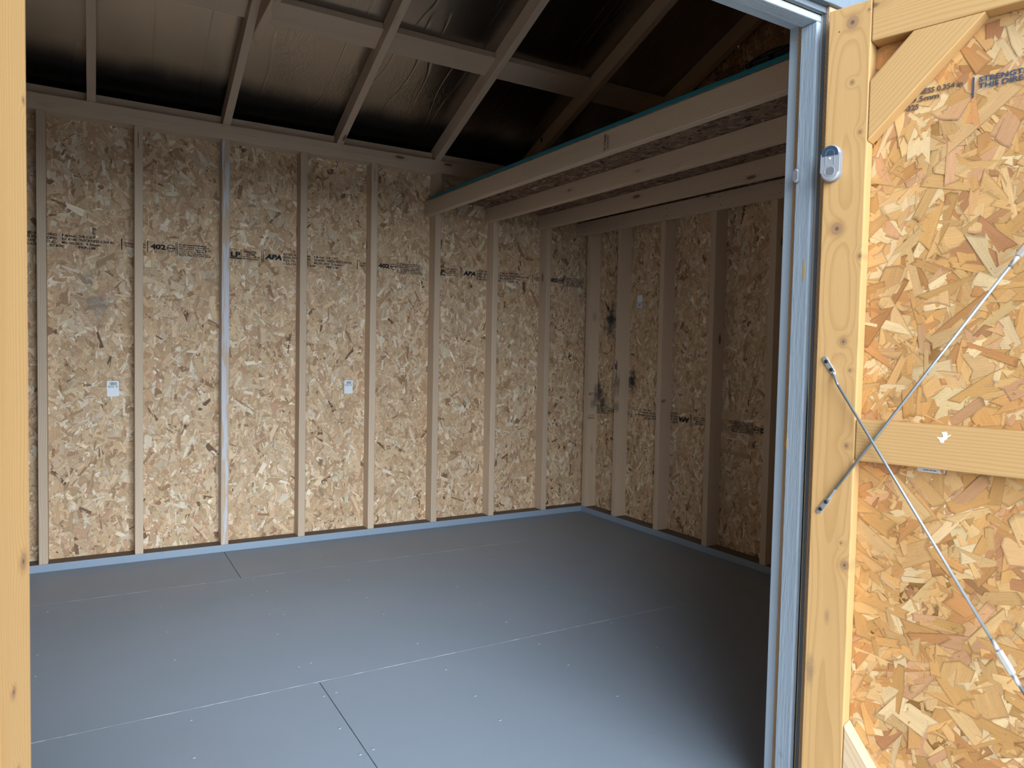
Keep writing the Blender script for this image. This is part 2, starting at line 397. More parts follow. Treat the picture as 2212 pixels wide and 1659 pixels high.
# ------------------------------------------------------------------ OSB made of real overlapping flakes
PAL_WALL = [((0.655, 0.465, 0.285), 5), ((0.59, 0.40, 0.232), 5), ((0.70, 0.53, 0.35), 4), ((0.78, 0.655, 0.49), 2.2),
            ((0.48, 0.305, 0.170), 1.9), ((0.36, 0.21, 0.115), 0.5), ((0.54, 0.335, 0.205), 1.8), ((0.20, 0.12, 0.07), 0.22)]
PAL_DOOR = [((0.565, 0.320, 0.120), 5), ((0.535, 0.280, 0.092), 4.5), ((0.60, 0.365, 0.155), 4.5), ((0.68, 0.475, 0.245), 2.6),
            ((0.475, 0.222, 0.075), 2.8), ((0.395, 0.180, 0.075), 0.6), ((0.51, 0.272, 0.130), 1.6)]
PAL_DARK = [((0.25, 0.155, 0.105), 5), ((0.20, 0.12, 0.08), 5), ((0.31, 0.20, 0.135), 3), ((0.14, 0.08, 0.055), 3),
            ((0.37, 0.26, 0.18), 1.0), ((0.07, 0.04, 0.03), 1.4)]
def flakes(name, origin, U, V, w, h, seed, pal, mat, cover=3.6, bias=(math.pi/2, 0.9), size=1.0, clipf=None, parent=None, back=0.0102, thick=0.0010, fines=1.0, region=None):
    rg = np.random.default_rng(seed)
    r0, r1, q0, q1 = region or (0, w, 0, h)
    area = (r1-r0)*(q1-q0)
    N1 = int(area*cover/(0.00145*size*size)); N2 = int(N1*0.40*fines); N3 = int(N1*0.35*fines)
    L = np.concatenate([np.clip(rg.lognormal(math.log(0.074), 0.36, N1), 0.028, 0.15), np.clip(rg.lognormal(math.log(0.030), 0.4, N2), 0.01, 0.07), np.clip(rg.lognormal(math.log(0.012), 0.5, N3), 0.004, 0.03)])*size
    Wd = np.concatenate([np.clip(rg.lognormal(math.log(0.018), 0.50, N1), 0.0045, 0.040), np.clip(rg.lognormal(math.log(0.0040), 0.5, N2), 0.0014, 0.012), np.clip(rg.lognormal(math.log(0.0028), 0.5, N3), 0.001, 0.008)])*size
    N = N1+N2+N3
    cx = rg.uniform(r0, r1, N); cy = rg.uniform(q0, q1, N)
    # fines gather in clumps
    k = N2+N3; nc = max(8, int(area*14)); ccx = rg.uniform(r0, r1, nc); ccy = rg.uniform(q0, q1, nc)
    pick = rg.integers(0, nc, k); use = rg.random(k) < 0.5
    cx[N1:] = np.where(use, ccx[pick]+rg.normal(0, 0.035, k), cx[N1:]); cy[N1:] = np.where(use, ccy[pick]+rg.normal(0, 0.035, k), cy[N1:])
    ang = np.where(rg.random(N) < 0.5, rg.normal(bias[0], bias[1]*0.5, N), rg.uniform(0, math.pi, N))
    ca, sa = np.cos(ang), np.sin(ang)
    def jj(a=0.5): return rg.random(N)*np.minimum(a*Wd, 0.22*L)
    tp = rg.uniform(0.55, 1.0, N); tp2 = rg.uniform(0.55, 1.0, N)
    swap = rg.random(N) < 0.6; tp = np.where(swap, 1.0, tp); tp2 = np.where(rg.random(N) < 0.6, 1.0, tp2)
    lx = np.stack([-L/2+jj(), -L/2+jj(.8), -L/2+jj(), 0.1*L*rg.uniform(-1, 1, N), L/2-jj(), L/2-jj(.8), L/2-jj(), 0.1*L*rg.uniform(-1, 1, N)], 1)
    o_ = lambda: rg.uniform(0.88, 1.06, N)
    ly = np.stack([-Wd/2*tp, rg.uniform(-.2, .2, N)*Wd, Wd/2*tp, Wd/2*o_(), Wd/2*tp2, rg.uniform(-.2, .2, N)*Wd, -Wd/2*tp2, -Wd/2*o_()], 1)
    px = cx[:, None]+lx*ca[:, None]-ly*sa[:, None]; py = cy[:, None]+lx*sa[:, None]+ly*ca[:, None]
    px = np.clip(px, 0.0, w); py = np.clip(py, 0.0, h)
    if clipf is not None: py = np.minimum(py, clipf(px))
    hz = rg.uniform(0.0002, thick, N); hz[N1:] += thick*0.25
    tx = rg.normal(0, 0.010, N); ty = rg.normal(0, 0.028, N)
    pz = hz[:, None]+lx*tx[:, None]+ly*ty[:, None]
    cols = np.array([p_[0] for p_ in pal]); wt = np.array([p_[1] for p_ in pal]); wt = wt/wt.sum()
    ci = rg.choice(len(pal), N, p=wt)
    fi = np.arange(N) >= N1
    base = cols[ci]; base[fi] = base[fi]*0.45+cols[0]*0.55*0.95
    col = base*rg.normal(1.0, 0.10, N)[:, None]*rg.normal(1.0, 0.012, (N, 3))
    col = np.clip(col, 0.01, 0.95)
    lx = np.c_[lx, lx.mean(1)]; ly = np.c_[ly, ly.mean(1)]; px = np.c_[px, px.mean(1)]; py = np.c_[py, py.mean(1)]
    pz = np.c_[pz, pz.mean(1)+rg.uniform(-0.0001, 0.0004, N)]
    # base board
    bx = np.array([[0, 0], [w, 0], [w, h], [0, h]], float)
    if clipf is not None:
        bx = np.array([[0, 0], [w, 0], [w, float(clipf(np.array([w]))[0])], [w*0.5, float(clipf(np.array([w*0.5]))[0])], [0, float(clipf(np.array([0.0]))[0])]])
    nb = len(bx)
    vb = np.concatenate([np.c_[bx, np.zeros(nb)], np.c_[bx, np.full(nb, -back)]])
    verts = np.concatenate([vb, np.stack([px, py, pz], 2).reshape(-1, 3)])
    loops = list(range(nb)) + list(range(2*nb-1, nb-1, -1))
    starts = [0, nb]; tot = [nb, nb]
    for i in range(nb):
        j = (i+1) % nb; starts.append(len(loops)); tot.append(4); loops += [i, nb+i, nb+j, j]
    l0 = len(loops)
    nxt = (np.arange(8)+1) % 8
    b_ = (np.arange(N)*9)[:, None]+2*nb
    tri = np.stack([b_+np.arange(8)[None], b_+8+np.zeros((1, 8), int), b_+nxt[None]], 2)   # ring i, centre, ring i+1
    loops = np.concatenate([np.array(loops), tri.reshape(-1)])
    starts = np.concatenate([np.array(starts), l0+np.arange(N*8)*3]); tot = np.concatenate([np.array(tot), np.full(N*8, 3)])
    me = bpy.data.meshes.new(name)
    me.vertices.add(len(verts)); me.vertices.foreach_set('co', verts.astype(np.float32).ravel())
    me.loops.add(len(loops)); me.loops.foreach_set('vertex_index', loops.astype(np.int32))
    me.polygons.add(len(starts)); me.polygons.foreach_set('loop_start', starts.astype(np.int32))
    try: me.polygons.foreach_set('loop_total', tot.astype(np.int32))
    except Exception: pass
    me.update(calc_edges=True)
    c4 = np.ones((len(verts), 4), np.float32); c4[:2*nb, :3] = cols[1]
    c4[2*nb:, :3] = np.repeat(col, 9, 0); c4[2*nb:, 3] = np.tile(np.r_[np.zeros(8), 1.0], N)
    ca_ = me.color_attributes.new('tint', 'FLOAT_COLOR', 'POINT'); ca_.data.foreach_set('color', c4.ravel())
    uo = rg.uniform(0, 60, (N, 2))
    uvv = np.zeros((len(verts), 2), np.float32)
    uvv[2*nb:, 0] = (lx+uo[:, :1]).ravel(); uvv[2*nb:, 1] = (ly+uo[:, 1:]).ravel(); uvv[:2*nb] = verts[:2*nb, :2]
    uvl = me.uv_layers.new(name='grain'); uvl.data.foreach_set('uv', uvv[loops].astype(np.float32).ravel())
    me.validate()
    return link(name, me, mat, frame(origin, U, V), parent)

# ------------------------------------------------------------------ text helper (built-in font turned into mesh)
_tc = {}
def text_mesh(body, size, width=None, bold=0.0, shear=0.0):
    k = (body, size, width, bold, shear)
    if k in _tc: return _tc[k]
    cu = bpy.data.curves.new('txt', 'FONT'); cu.body = body; cu.size = size; cu.offset = bold; cu.shear = shear
    cu.resolution_u = 2
    ob = bpy.data.objects.new('txt', cu); COL.objects.link(ob)
    bpy.context.view_layer.update()
    me = bpy.data.meshes.new_from_object(ob.evaluated_get(bpy.context.evaluated_depsgraph_get()))
    n = len(me.vertices); co = np.zeros(n*3, np.float32); me.vertices.foreach_get('co', co); co = co.reshape(-1, 3)
    polys = [tuple(p_.vertices) for p_ in me.polygons]
    if width and n:
        w0 = co[:, 0].max()-co[:, 0].min(); co[:, 0] = (co[:, 0]-co[:, 0].min())*width/w0
    bpy.data.objects.remove(ob); bpy.data.meshes.remove(me); bpy.data.curves.remove(cu)
    _tc[k] = (co.copy(), polys)
    return _tc[k]

class Ink:
    def __init__(s): s.v = []; s.f = []
    def text(s, body, x, y, size, width=None, bold=0.0, rot=0.0, shear=0.0):
        bold = bold or size*0.028
        co, po = text_mesh(body, size, width, bold, shear); b = len(s.v)
        c_, s_ = math.cos(rot), math.sin(rot)
        for p_ in co: s.v.append((x+p_[0]*c_-p_[1]*s_, y+p_[0]*s_+p_[1]*c_, 0.0))
        for q in po: s.f.append(tuple(i+b for i in q))
    def rect(s, x0, y0, x1, y1):
        b = len(s.v); s.v += [(x0, y0, 0), (x1, y0, 0), (x1, y1, 0), (x0, y1, 0)]; s.f.append((b, b+1, b+2, b+3))
    def ring(s, x, y, r, t=0.003, n=28):
        b = len(s.v)
        for i in range(n):
            a = 2*math.pi*i/n
            s.v += [(x+r*math.cos(a), y+r*math.sin(a), 0), (x+(r-t)*math.cos(a), y+(r-t)*math.sin(a), 0)]
        for i in range(n):
            j = (i+1) % n; s.f.append((b+2*i, b+2*i+1, b+2*j+1, b+2*j))
    def build(s, name, mat, mw, parent=None):
        me = bpy.data.meshes.new(name); me.from_pydata(s.v, [], s.f); me.update()
        return link(name, me, mat, mw, parent)

def panel_stamp(lp=True, fine=True):
    k = Ink()
    if lp:
        k.text('LP', -0.953, -0.016, 0.036, 0.050, 0.0018)
        k.rect(-0.958, -0.0265, -0.897, -0.0205); k.rect(-0.958, -0.028, -0.9565, 0.024); k.rect(-0.8985, -0.028, -0.897, 0.024); k.rect(-0.958, 0.0225, -0.897, 0.024)
        k.text('07/20/22', -0.886, 0.010, 0.014, 0.066); k.text('22:48', -0.872, -0.004, 0.014, 0.044)
        k.text('DAWSON CREEK, BC', -0.893, -0.015, 0.009, 0.090); k.text('MADE IN CANADA', -0.889, -0.026, 0.009, 0.080)
    k.rect(-0.7925, -0.036, -0.7895, 0.034); k.rect(-0.7845, -0.036, -0.7815, 0.034)
    k.text('APA', -0.776, -0.014, 0.036, 0.092, 0.0022, shear=0.2)
    for i, (s1, s2, s3) in enumerate((('RATED SHEATHING', '16oc', '3/8 CAT'), ('SIZED FOR SPACING', 'EX 8100', 'THICKNESS 0.354 IN'), ('PS2-10  24 O.C.', 'MILL NO. 24/16', '9.5mm'), ('CSA-O325', 'EXT BOND', 'PRP-108'))):
        yy = 0.014-i*0.0175
        k.text(s1, -0.676, yy, 0.0165, 0.150 if i < 3 else 0.09); k.text(s2, -0.505 + (0 if i < 3 else -0.05), yy, 0.0165, 0.06 if i != 2 else 0.085)
        k.text(s3, -0.425 + (0.02 if i == 2 else -0.01), yy, 0.0165, (0.07, 0.15, 0.06, 0.07)[i])
    k.rect(-0.252, -0.028, -0.248, 0.028)
    k.text('STRENGTH AXIS', -0.238, 0.002, 0.012, 0.095); k.text('THIS DIRECTION', -0.238, -0.012, 0.012, 0.095)
    k.rect(-0.1355, -0.030, -0.132, 0.030)
    k.text('402', -0.122, -0.010, 0.034, 0.072, 0.0016)
    k.ring(-0.026, 0.0, 0.0185); k.rect(-0.046, -0.0025, -0.006, 0.0025)
    k.rect(-0.0035, -0.036, -0.001, 0.034); k.rect(0.003, -0.036, 0.0055, 0.034)
    if fine:
        for i, s_ in enumerate(('Engineered Siding', 'Performance Standard', 'Sized for Spacing of', 'Conforming to Standard', 'CAN/CSA O325 construction', 'DOC PS2 ICC ESR 0325')):
            k.text(s_, 0.014, 0.020-i*0.0108, 0.0108, 0.13+0.012*(i % 3))
    return k

# ================================================================== SETTING
# ---- ground outside
bm = bmesh.new(); bm_prism(bm, [(-30, -40), (30, -40), (30, 30), (-30, 30)], -0.47, -0.42)
g = link('ground', to_mesh(bm, 'ground'), M_GROUND); tag(g, kind='structure')

bm = bmesh.new(); bm_prism(bm, [(-4.6, -16), (0.4, -16), (0.4, -3.15), (-4.6, -3.15)], -0.419, -0.405)  # unseen pale slab, added to bounce light up into the shed
M_BOUNCE = flat('pale_bounce_surface', (0.60, 0.58, 0.55), 0.85, 0, 0.3)
bounce = link('bounce_slab', to_mesh(bm, 'bounce_slab'), M_BOUNCE); tag(bounce, kind='structure')

# ---- floor: painted 4x8 sheets with open seams
XR = P + 0.0102; XE = -4.72
bm = bmesh.new(); gp = 0.0014
rows = [(-3.00, -1.739, (-2.315,)), (-1.737, -0.512, (-1.10, -3.54)), (-0.510, P, (-2.350,))]
for y0, y1, js in rows:
    xs = [XE] + sorted(js) + [XR-0.012]
    for a, b in zip(xs[:-1], xs[1:]):
        g2 = gp if -1.10 not in (a, b) else 0.0004
        box(bm, a+g2, b-g2, y0+0.0004, y1-0.0004, -0.018, 0.0, 0)
box(bm, XE, XR-0.012, -3.0, P, -0.16, -0.0183, 1)
floor = link('floor', to_mesh(bm, 'floor'), [M_FLOOR, M_SEAM]); tag(floor, kind='structure')
# chipped paint ridges along the long seams
for ys, xa, xb in ((-0.511, -3.6, -0.75), (-1.738, -3.6, -0.35)):
    bm = bmesh.new(); n = 300; vs = []
    rg = random.Random(int(-ys*1000))
    for i in range(n+1):
        x_ = xa+(xb-xa)*i/n; w_ = 0.0009+0.0008*rg.random(); dy = rg.uniform(-.0006, .0006)
        vs.append((bm.verts.new((x_, ys-w_+dy, 0.0001)), bm.verts.new((x_, ys+dy, 0.0007)), bm.verts.new((x_, ys+w_+dy, 0.0001))))
    for a, b in zip(vs[:-1], vs[1:]):
        bm.faces.new((a[0], b[0], b[1], a[1])); bm.faces.new((a[1], b[1], b[2], a[2]))
    link('seam_ridge', to_mesh(bm, 'seam_ridge'), M_SEAMLIGHT, None, floor)
# screw heads
bm = bmesh.new(); cyl(bm, (0, 0, 0), (0, 0, 0.0012), 0.0052, 10, r1=0.0035)
screw_me = to_mesh(bm, 'floor_screw'); screw_me.materials.append(M_FLOOR)
rs = random.Random(3)
for xj in (-3.12, -2.72, -2.34, -2.29, -1.91, -1.50, -1.12, -0.72, -0.32):
    for yj in (-0.28, -0.56, -0.80, -1.05, -1.30, -1.55, -1.80, -2.02, -2.25):
        if rs.random() < 0.2: continue
        s_ = bpy.data.objects.new('floor_screw', screw_me); COL.objects.link(s_)
        s_.location = (xj+rs.uniform(-.012, .012), yj+rs.uniform(-.05, .05), 0.0); s_.parent = floor

# ---- walls
STA = [(-2.927+4.72, 1.30, 0.0, 0.085, None, 0.62), (-2.972+4.72, 1.42, 0.0, 0.05, None, 0.40), (-2.42+4.72, 1.47, 0.0, 0.05, None, 0.30)]
wall_back = flakes('wall_back', (-4.72, P, -0.10), (1, 0, 0), (0, 0, 1), 4.72+P, 2.42, 11, PAL_WALL, None, cover=4.6, bias=(math.pi/2, 1.0), region=(1.25, 4.72+P, 0.1, 2.42))
# stains are given in the panel's own frame: x along, y up from its bottom edge
M_OSB_BACK = osb_mat('osb_back_wall', [(a, b+0.10, c_, d, e_, f_) for a, b, c_, d, e_, f_ in STA], smudge=(0.22, 0.20, 0.185))
wall_back.data.materials.append(M_OSB_BACK); tag(wall_back, kind='structure')
YM = -1.4350
def roof_z(y):
    return ZF - SL*y if y >= YM else ZF - SL*(2*YM-y)
ys0 = P+0.0102
M_OSB_RIGHT = osb_mat('osb_right_wall', [(0.10+0.167, 1.335+0.10, 0, 0.075, 0.17, 0.95), (0.10+0.05, 0.83+0.10, 0, 0.09, 0.12, 0.75), (0.10+0.41, 0.935+0.10, 0, 0.055, 0.10, 1.0), (0.10+0.09, 0.775+0.10, 0, 0.05, 0.08, 0.8), (0.10+1.55, 1.32+.1, 0, 0.06, 0.2, 0.2)])
WR = 2.959 + ys0
wall_right = flakes('wall_right', (P, ys0, -0.10), (0, -1, 0), (0, 0, 1), WR, 3.02, 23, PAL_WALL, M_OSB_RIGHT, cover=4.4, bias=(math.pi/2, 0.9),
                    clipf=lambda u: np.where(ys0-u >= YM, ZF-SL*(ys0-u), ZF-SL*(2*YM-(ys0-u)))+0.10-0.002, region=(0, WR, 0.1, 3.02))
tag(wall_right, kind='structure')
M_PLAINOSB = flat('plain_osb_backs', (0.50, 0.34, 0.18), 0.8, 0, 0.2)
wl_ = prism('wall_left', [(0, 0), (WR, 0), (WR, ZF+0.10), (WR+YM-P-0.0102+0.0, 0.10+ZF-SL*YM), (0, ZF+0.10)], 0, 0.011, frame((-4.731, -2.969, -0.10), (0, 1, 0), (0, 0, 1)), M_PLAINOSB, bev=0)
tag(wl_, kind='structure')
# front wall around the door opening (siding skin, painted outside)
M_SIDING = paint_mat('painted_siding', tuple(v*0.30 for v in PAINT), 0.45, 'cedar')
bm = bmesh.new()
for (x0, x1, z0, z1) in ((XJ, P+0.01, -0.10, ZF-0.03), (-4.72, XL, -0.10, ZF-0.03), (XL, XJ, ZH, ZF-0.03)):
    box(bm, x0, x1, -2.968, -2.9595, z0, z1, 0)
    box(bm, x0, x1, -2.9594, -2.9505, z0, z1, 1)
wf = link('wall_front', to_mesh(bm, 'wall_front'), [M_SIDING, M_PLAINOSB]); tag(wf, kind='structure')

# ---- ceiling: foil faced sheathing on both slopes, with shingles above
cs = 1/math.sqrt(1+SL*SL)
def roof_slab(name, y0, y1, far):
    # local x along world x, local y up the slope
    if far:
        o_ = (XE-0.15, y0, ZF-SL*y0); Y = (0, -1, SL); L_ = (y0-y1)/cs
        mw = frame(o_, (1, 0, 0), Y)          # normal = x cross y = points down
    else:
        o_ = (XE-0.15, y0, ZF-SL*(2*YM-y0)); Y = (0, 1, SL); L_ = (y1-y0)/cs
        mw = frame(o_, (1, 0, 0), Y)
    bm = bmesh.new(); w_ = -XE+P+0.30
    sg = 1 if not far else -1
    a, b = (0.0, 0.012) if not far else (-0.012, 0.0)
    box(bm, 0, w_, 0, L_, a, b, 0)
    a, b = (0.0122, 0.018) if not far else (-0.018, -0.0122)
    box(bm, 0, w_, 0, L_, a, b, 1)
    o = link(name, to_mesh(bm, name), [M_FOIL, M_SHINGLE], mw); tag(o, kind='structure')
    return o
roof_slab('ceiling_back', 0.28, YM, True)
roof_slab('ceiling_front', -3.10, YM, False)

# ================================================================== FRAMING: BACK WALL
stud_lab = ['wall stud farthest left on the back wall, knotty, beside the left door',
            'second back wall stud from the left, with a pen stroke at its top',
            'back wall stud streaked with white paint all the way down',
            'fourth back wall stud from the left, right of the white streaked one',
            'back wall stud right of the second barcode sticker, with a pen stroke at its top',
            'back wall stud under the front beam of the loft',
            'back wall stud under the middle beam of the loft',
            'back wall stud under the rear loft beam, last before the corner']
for i in range(8):
    x_ = X8-SP*(7-i)
    o = board('wall_stud', (x_, 0, S), (x_, 0, H), (1, 0, 0), S, P-0.0006, M_STUD_PAINT if i == 2 else M_STUD)
    tag(o, stud_lab[i], 'stud', 'studs of the back wall')
    if i in (1, 4):
        k = Ink(); k.rect(0.016, 0, 0.0185, 0.075); k.build('pen_stroke', M_INK, frame((x_, -0.0004, H-0.11), (1, 0, 0), (0, 0, 1)), o)
bpl = boxobj('bottom_plate', XE, 0.0, 0.0, P-0.0006, 0, S, M_DARKWOOD, None, 0.0015); tag(bpl, 'bottom plate of the back wall, front face painted blue grey', 'plate')
bpl.data.materials.append(M_PLATEPAINT)
for p_ in bpl.data.polygons:
    if (bpl.matrix_world.to_3x3() @ p_.normal).y < -0.5: p_.material_index = 1
bpr = boxobj('bottom_plate', 0.0, P-0.0006, -2.86, P-0.0006, 0, S, M_DARKWOOD, None, 0.0015); tag(bpr, 'bottom plate of the right hand wall, front face painted blue grey', 'plate')
bpr.data.materials.append(M_PLATEPAINT)
for p_ in bpr.data.polygons:
    if (bpr.matrix_world.to_3x3() @ p_.normal).x < -0.5: p_.material_index = 1
tp1 = boxobj('top_plate', XE, P-0.0006, 0.0, P-0.0006, H, H+S, M_STUD); tag(tp1, 'lower board of the doubled top plate on the back wall', 'plate', None)
tp2 = boxobj('top_plate', XE, P-0.0006, 0.0, P-0.0006, H+S, ZT, M_STUD); tag(tp2, 'upper board of the doubled top plate, under the rafter feet', 'plate', None)

# ---- right wall studs
rlab = ['corner stud of the right hand wall, stamped 427 with dark mildew low down',
        'right wall stud next after the corner, with mildew and a blue mark',
        'right wall stud stamped 427, clean, with a big knot near the bottom',
        'right wall stud between the 427 stud and the one by the door jamb',
        'right wall stud nearest the door jamb, partly hidden by it']
ry = [(-0.0381, 0.0)] + [(-0.37255-SP*k, -0.37255-SP*k+S) for k in range(4)]
for i, (y0, y1) in enumerate(ry):
    o = boxobj('wall_stud', 0.0, P-0.0006, y0, y1, S, 2.10, M_STUD_CORNER if i == 0 else M_STUD_BLUE if i == 1 else M_STUD)
    tag(o, rlab[i], 'stud', 'studs of the right hand wall')
    if i in (0, 2):
        k = Ink(); k.text('427', -0.012, 0, 0.026, 0.036)
        k.build('number_stamp', M_INKSOFT, frame((0.024 if i == 0 else 0.020, y0-0.0004, 0.815), (1, 0, 0), (0, 0, 1)), o)
    if i == 0:
        k = Ink(); k.text('TP STAND', 0.0, 0, 0.020, 0.060); k.text('KD-HT S-P-F', 0.004, -0.014, 0.010, 0.05)
        k.build('grade_stamp', M_INKSOFT, frame((0.062+0.006, y0-0.0004, 0.665), (-1, 0, 0), (0, 0, -1)), o)
    if i == 1:
        k = Ink(); k.rect(0, 0, 0.012, 0.035); k.rect(0.014, -0.01, 0.022, 0.055); k.rect(0.014, -0.06, 0.019, -0.015)
        k.build('blue_mark', flat('blue_ink', (0.02, 0.03, 0.09), 0.6), frame((-0.0006, y1-0.003, 1.005), (0, -1, 0), (0, 0, 1)), o)
# ================================================================== LOFT
KT = 0.0165                                # the loft runs slightly downhill toward the front
zt = lambda y: KT*(y-P)
jx = [X8-2*SP-S, X8-SP-S, X8-S]
jl = ['front loft beam with teal deck edge above it and a grade stamp', 'middle loft beam, second from the front', 'rear loft beam, next to the board on the right wall']
jy = [P-0.0006, 0.045, 0.062]
beams = []
for i in range(3):
    o = board('loft_beam', (jx[i], -2.86, 1.928+zt(-2.86)), (jx[i], jy[i], 1.928+zt(jy[i])), (0, 0, 1), P, S-0.0003, M_STUD)
    tag(o, jl[i], 'beam', 'beams carrying the loft'); beams.append(o)
    if i == 0:
        k = Ink(); k.text('TP STAND', 0, 0.0, 0.019, 0.068); k.text('KD-HT S-P-F', 0.006, -0.014, 0.011, 0.052); k.rect(0.0, -0.018, 0.058, -0.0168)
        k.build('grade_stamp', M_INK, frame((jx[i]-0.0005, -1.728, 1.937+zt(-1.73)), (0, 0, 1), (0, 1, 0)), o)
led = board('ledger_board', (-S, -2.86, 1.9165+zt(-2.86)), (-S, 0.080, 1.9165), (0, 0, 1), 0.0875, S-0.0006, M_RAFTER); tag(led, 'grey brown ledger board nailed across the right wall studs', 'board')
rr = random.Random(5)
bm = bmesh.new(); cyl(bm, (0, 0, 0), (0.0016, 0, 0), 0.0028, 8); nh_me = to_mesh(bm, 'nail_head'); nh_me.materials.append(M_SCREW)
def nail(x_, y_, z_, par):
    o_ = bpy.data.objects.new('nail_head', nh_me); COL.objects.link(o_); o_.matrix_world = Matrix.Translation((x_, y_, z_))
    o_.parent = par; o_.matrix_parent_inverse = par.matrix_world.inverted()
for k_ in range(0, 6):
    for dz in (0.02, 0.062): nail(-S-0.0008, -0.02-0.4064*k_+rr.uniform(-.01, .01), 1.917+dz+zt(-0.4064*k_), led)
for yy, zz in ((0.060, 1.99), (0.058, 1.96), (0.052, 1.945)): nail(jx[0]-0.0008, yy, zz, beams[0])
for yy, zz in ((0.015, 1.985), (0.012, 1.955)): nail(jx[1]-0.0008, yy, zz, beams[1])
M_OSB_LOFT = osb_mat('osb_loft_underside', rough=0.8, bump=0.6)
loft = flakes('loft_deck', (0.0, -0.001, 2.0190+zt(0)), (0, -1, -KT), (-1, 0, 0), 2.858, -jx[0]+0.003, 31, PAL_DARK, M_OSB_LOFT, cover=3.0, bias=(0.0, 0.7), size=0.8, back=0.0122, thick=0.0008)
tag(loft, 'loft deck of dark OSB resting on the loft beams, underside showing between them', 'loft')
board('painted_edge', (jx[0]-0.0052, -2.858, 2.0172+zt(-2.858)), (jx[0]-0.0052, -0.001, 2.0172+zt(0)), (0, 0, 1), 0.0150, 0.0020, M_TEAL, loft, 0.0004)['label'] = 'teal painted edge'

# ================================================================== ROOF FRAMING
rx = [-2.936-S, -2.325-S, -1.722-S, -1.117-S, -0.507-S]
rlabs = ['leftmost rafter, nearly upright in the picture', 'rafter with a horizontal tie fixed to its right side', 'third rafter from the left, rising beside its bright reflection', 'fourth rafter from the left, long and plain', 'fifth rafter from the left, nearest the loft, with a small 8 marked near its foot']
bot = lambda y: ZT-SL*y
prof = [(P-0.001, ZT+0.0006), (0, ZT+0.0006), (YM, ZT-SL*YM), (YM, ZF-SL*YM-0.0005), (P-0.001, ZF-SL*P-0.0005)]
def rafter(x0, far=True, lab=None, grp=None, pf=None):
    L = math.hypot(YM, SL*YM); X = Vector((0, -1, SL)).normalized(); Yv = Vector((0, SL, 1)).normalized()
    org = Vector((x0, 0, ZT))
    pts = []
    for (y, z) in (pf or prof):
        d = Vector((0, y, z-ZT)); pts.append((d.dot(X), d.dot(Yv)))
    Z = X.cross(Yv)   # = -x direction
    s0, s1 = (-S, 0) if Z.x < 0 else (0, S)
    if not far:
        X = Vector((0, 1, SL)).normalized(); Yv = Vector((0, -SL, 1)).normalized(); org = Vector((x0, 2*YM, ZT)); s0, s1 = (0, S) if X.cross(Yv).x > 0 else (-S, 0)
    return prism('rafter', pts, s0, s1, frame(org, X, Yv), M_RAFTER, None, 0.002, 2)
for i, x_ in enumerate(rx):
    o = rafter(x_); tag(o, rlabs[i], 'rafter', 'rafters of the back roof slope')
    if i == 4:
        k = Ink(); k.text('8', 0, 0, 0.05, 0.02, 0.0008); k.build('number_mark', M_INK, frame((x_-0.0005, -0.235, 2.402), (0, -1, SL), (0, SL, 1)), o)
gr = rafter(0.0); tag(gr, 'end rafter against the right gable wall', 'rafter', 'rafters of the back roof slope')
# collar tie on the second rafter
tz0 = 2.505
tp = [(-0.475, tz0), (-2.40, tz0), (-2.28, tz0+0.0), (-2.28, tz0+P), (-0.62, tz0+P), (-0.475, min(tz0+P, ZF-SL*-0.475-0.003))]
o = prism('collar_tie', [(-y, z) for (y, z) in tp], 0.0, S, frame((rx[1]+S+0.0004+S, 0, 0), (0, -1, 0), (0, 0, 1)), M_RAFTER, None, 0.002, 2)
tag(o, 'horizontal tie board fixed to the right side of the second rafter', 'tie')
# flat purlin boards between rafters
edges_x = [(-3.6, rx[0]), (rx[0]+S, rx[1]), (rx[1]+2*S+0.001, rx[2]), (rx[2]+S, rx[3]), (rx[3]+S, rx[4]), (rx[4]+S, -0.0005)]
plab = ['', 'flat board under the foil between the first and second rafters', 'flat board under the foil between the second and third rafters', 'flat knotty board under the foil between the third and fourth rafters', 'flat board under the foil between the fourth and fifth rafters', 'flat board under the foil between the fifth rafter and the gable, in shadow']
for i, (a, b) in enumerate(edges_x):
    if i == 0: continue
    Yv = Vector((0, -1, SL)).normalized(); pw = (0.730-0.606)/cs*1.0
    dn = Vector((1, 0, 0)).cross(Yv)   # points down
    org = Vector((a+0.0004, -0.606, ZF-SL*-0.606)) + dn*0.0006
    o = prism('roof_board', [(0, 0), (b-a-0.0008, 0), (b-a-0.0008, pw), (0, pw)], 0, S, frame(org, (1, 0, 0), Yv), M_RAFTER, None, 0.002, 2)
    tag(o, plab[i], 'board', 'flat boards between the rafters')
# short blocks on the top plate, closing the gap under the foil
bl = ['short blocking board on the top plate at the far left', 'short blocking board on the top plate between first and second rafters', 'short blocking board on the top plate between second and third rafters', 'short blocking board on the top plate between third and fourth rafters', 'short blocking board on the top plate between fourth and fifth rafters', 'short blocking board on the top plate right of the fifth rafter']
bx_ = [(-3.5, rx[0])] + [(rx[i]+S, rx[i+1]) for i in range(4)] + [(rx[4]+S, -0.0005)]
for i, (a, b) in enumerate(bx_):
    o = boxobj('blocking', a+0.0004, b-0.0004, 0.050, P-0.0008, ZT+0.0003, ZT+0.052, M_STUD); tag(o, bl[i], 'blocking', 'blocking boards between the rafter feet')

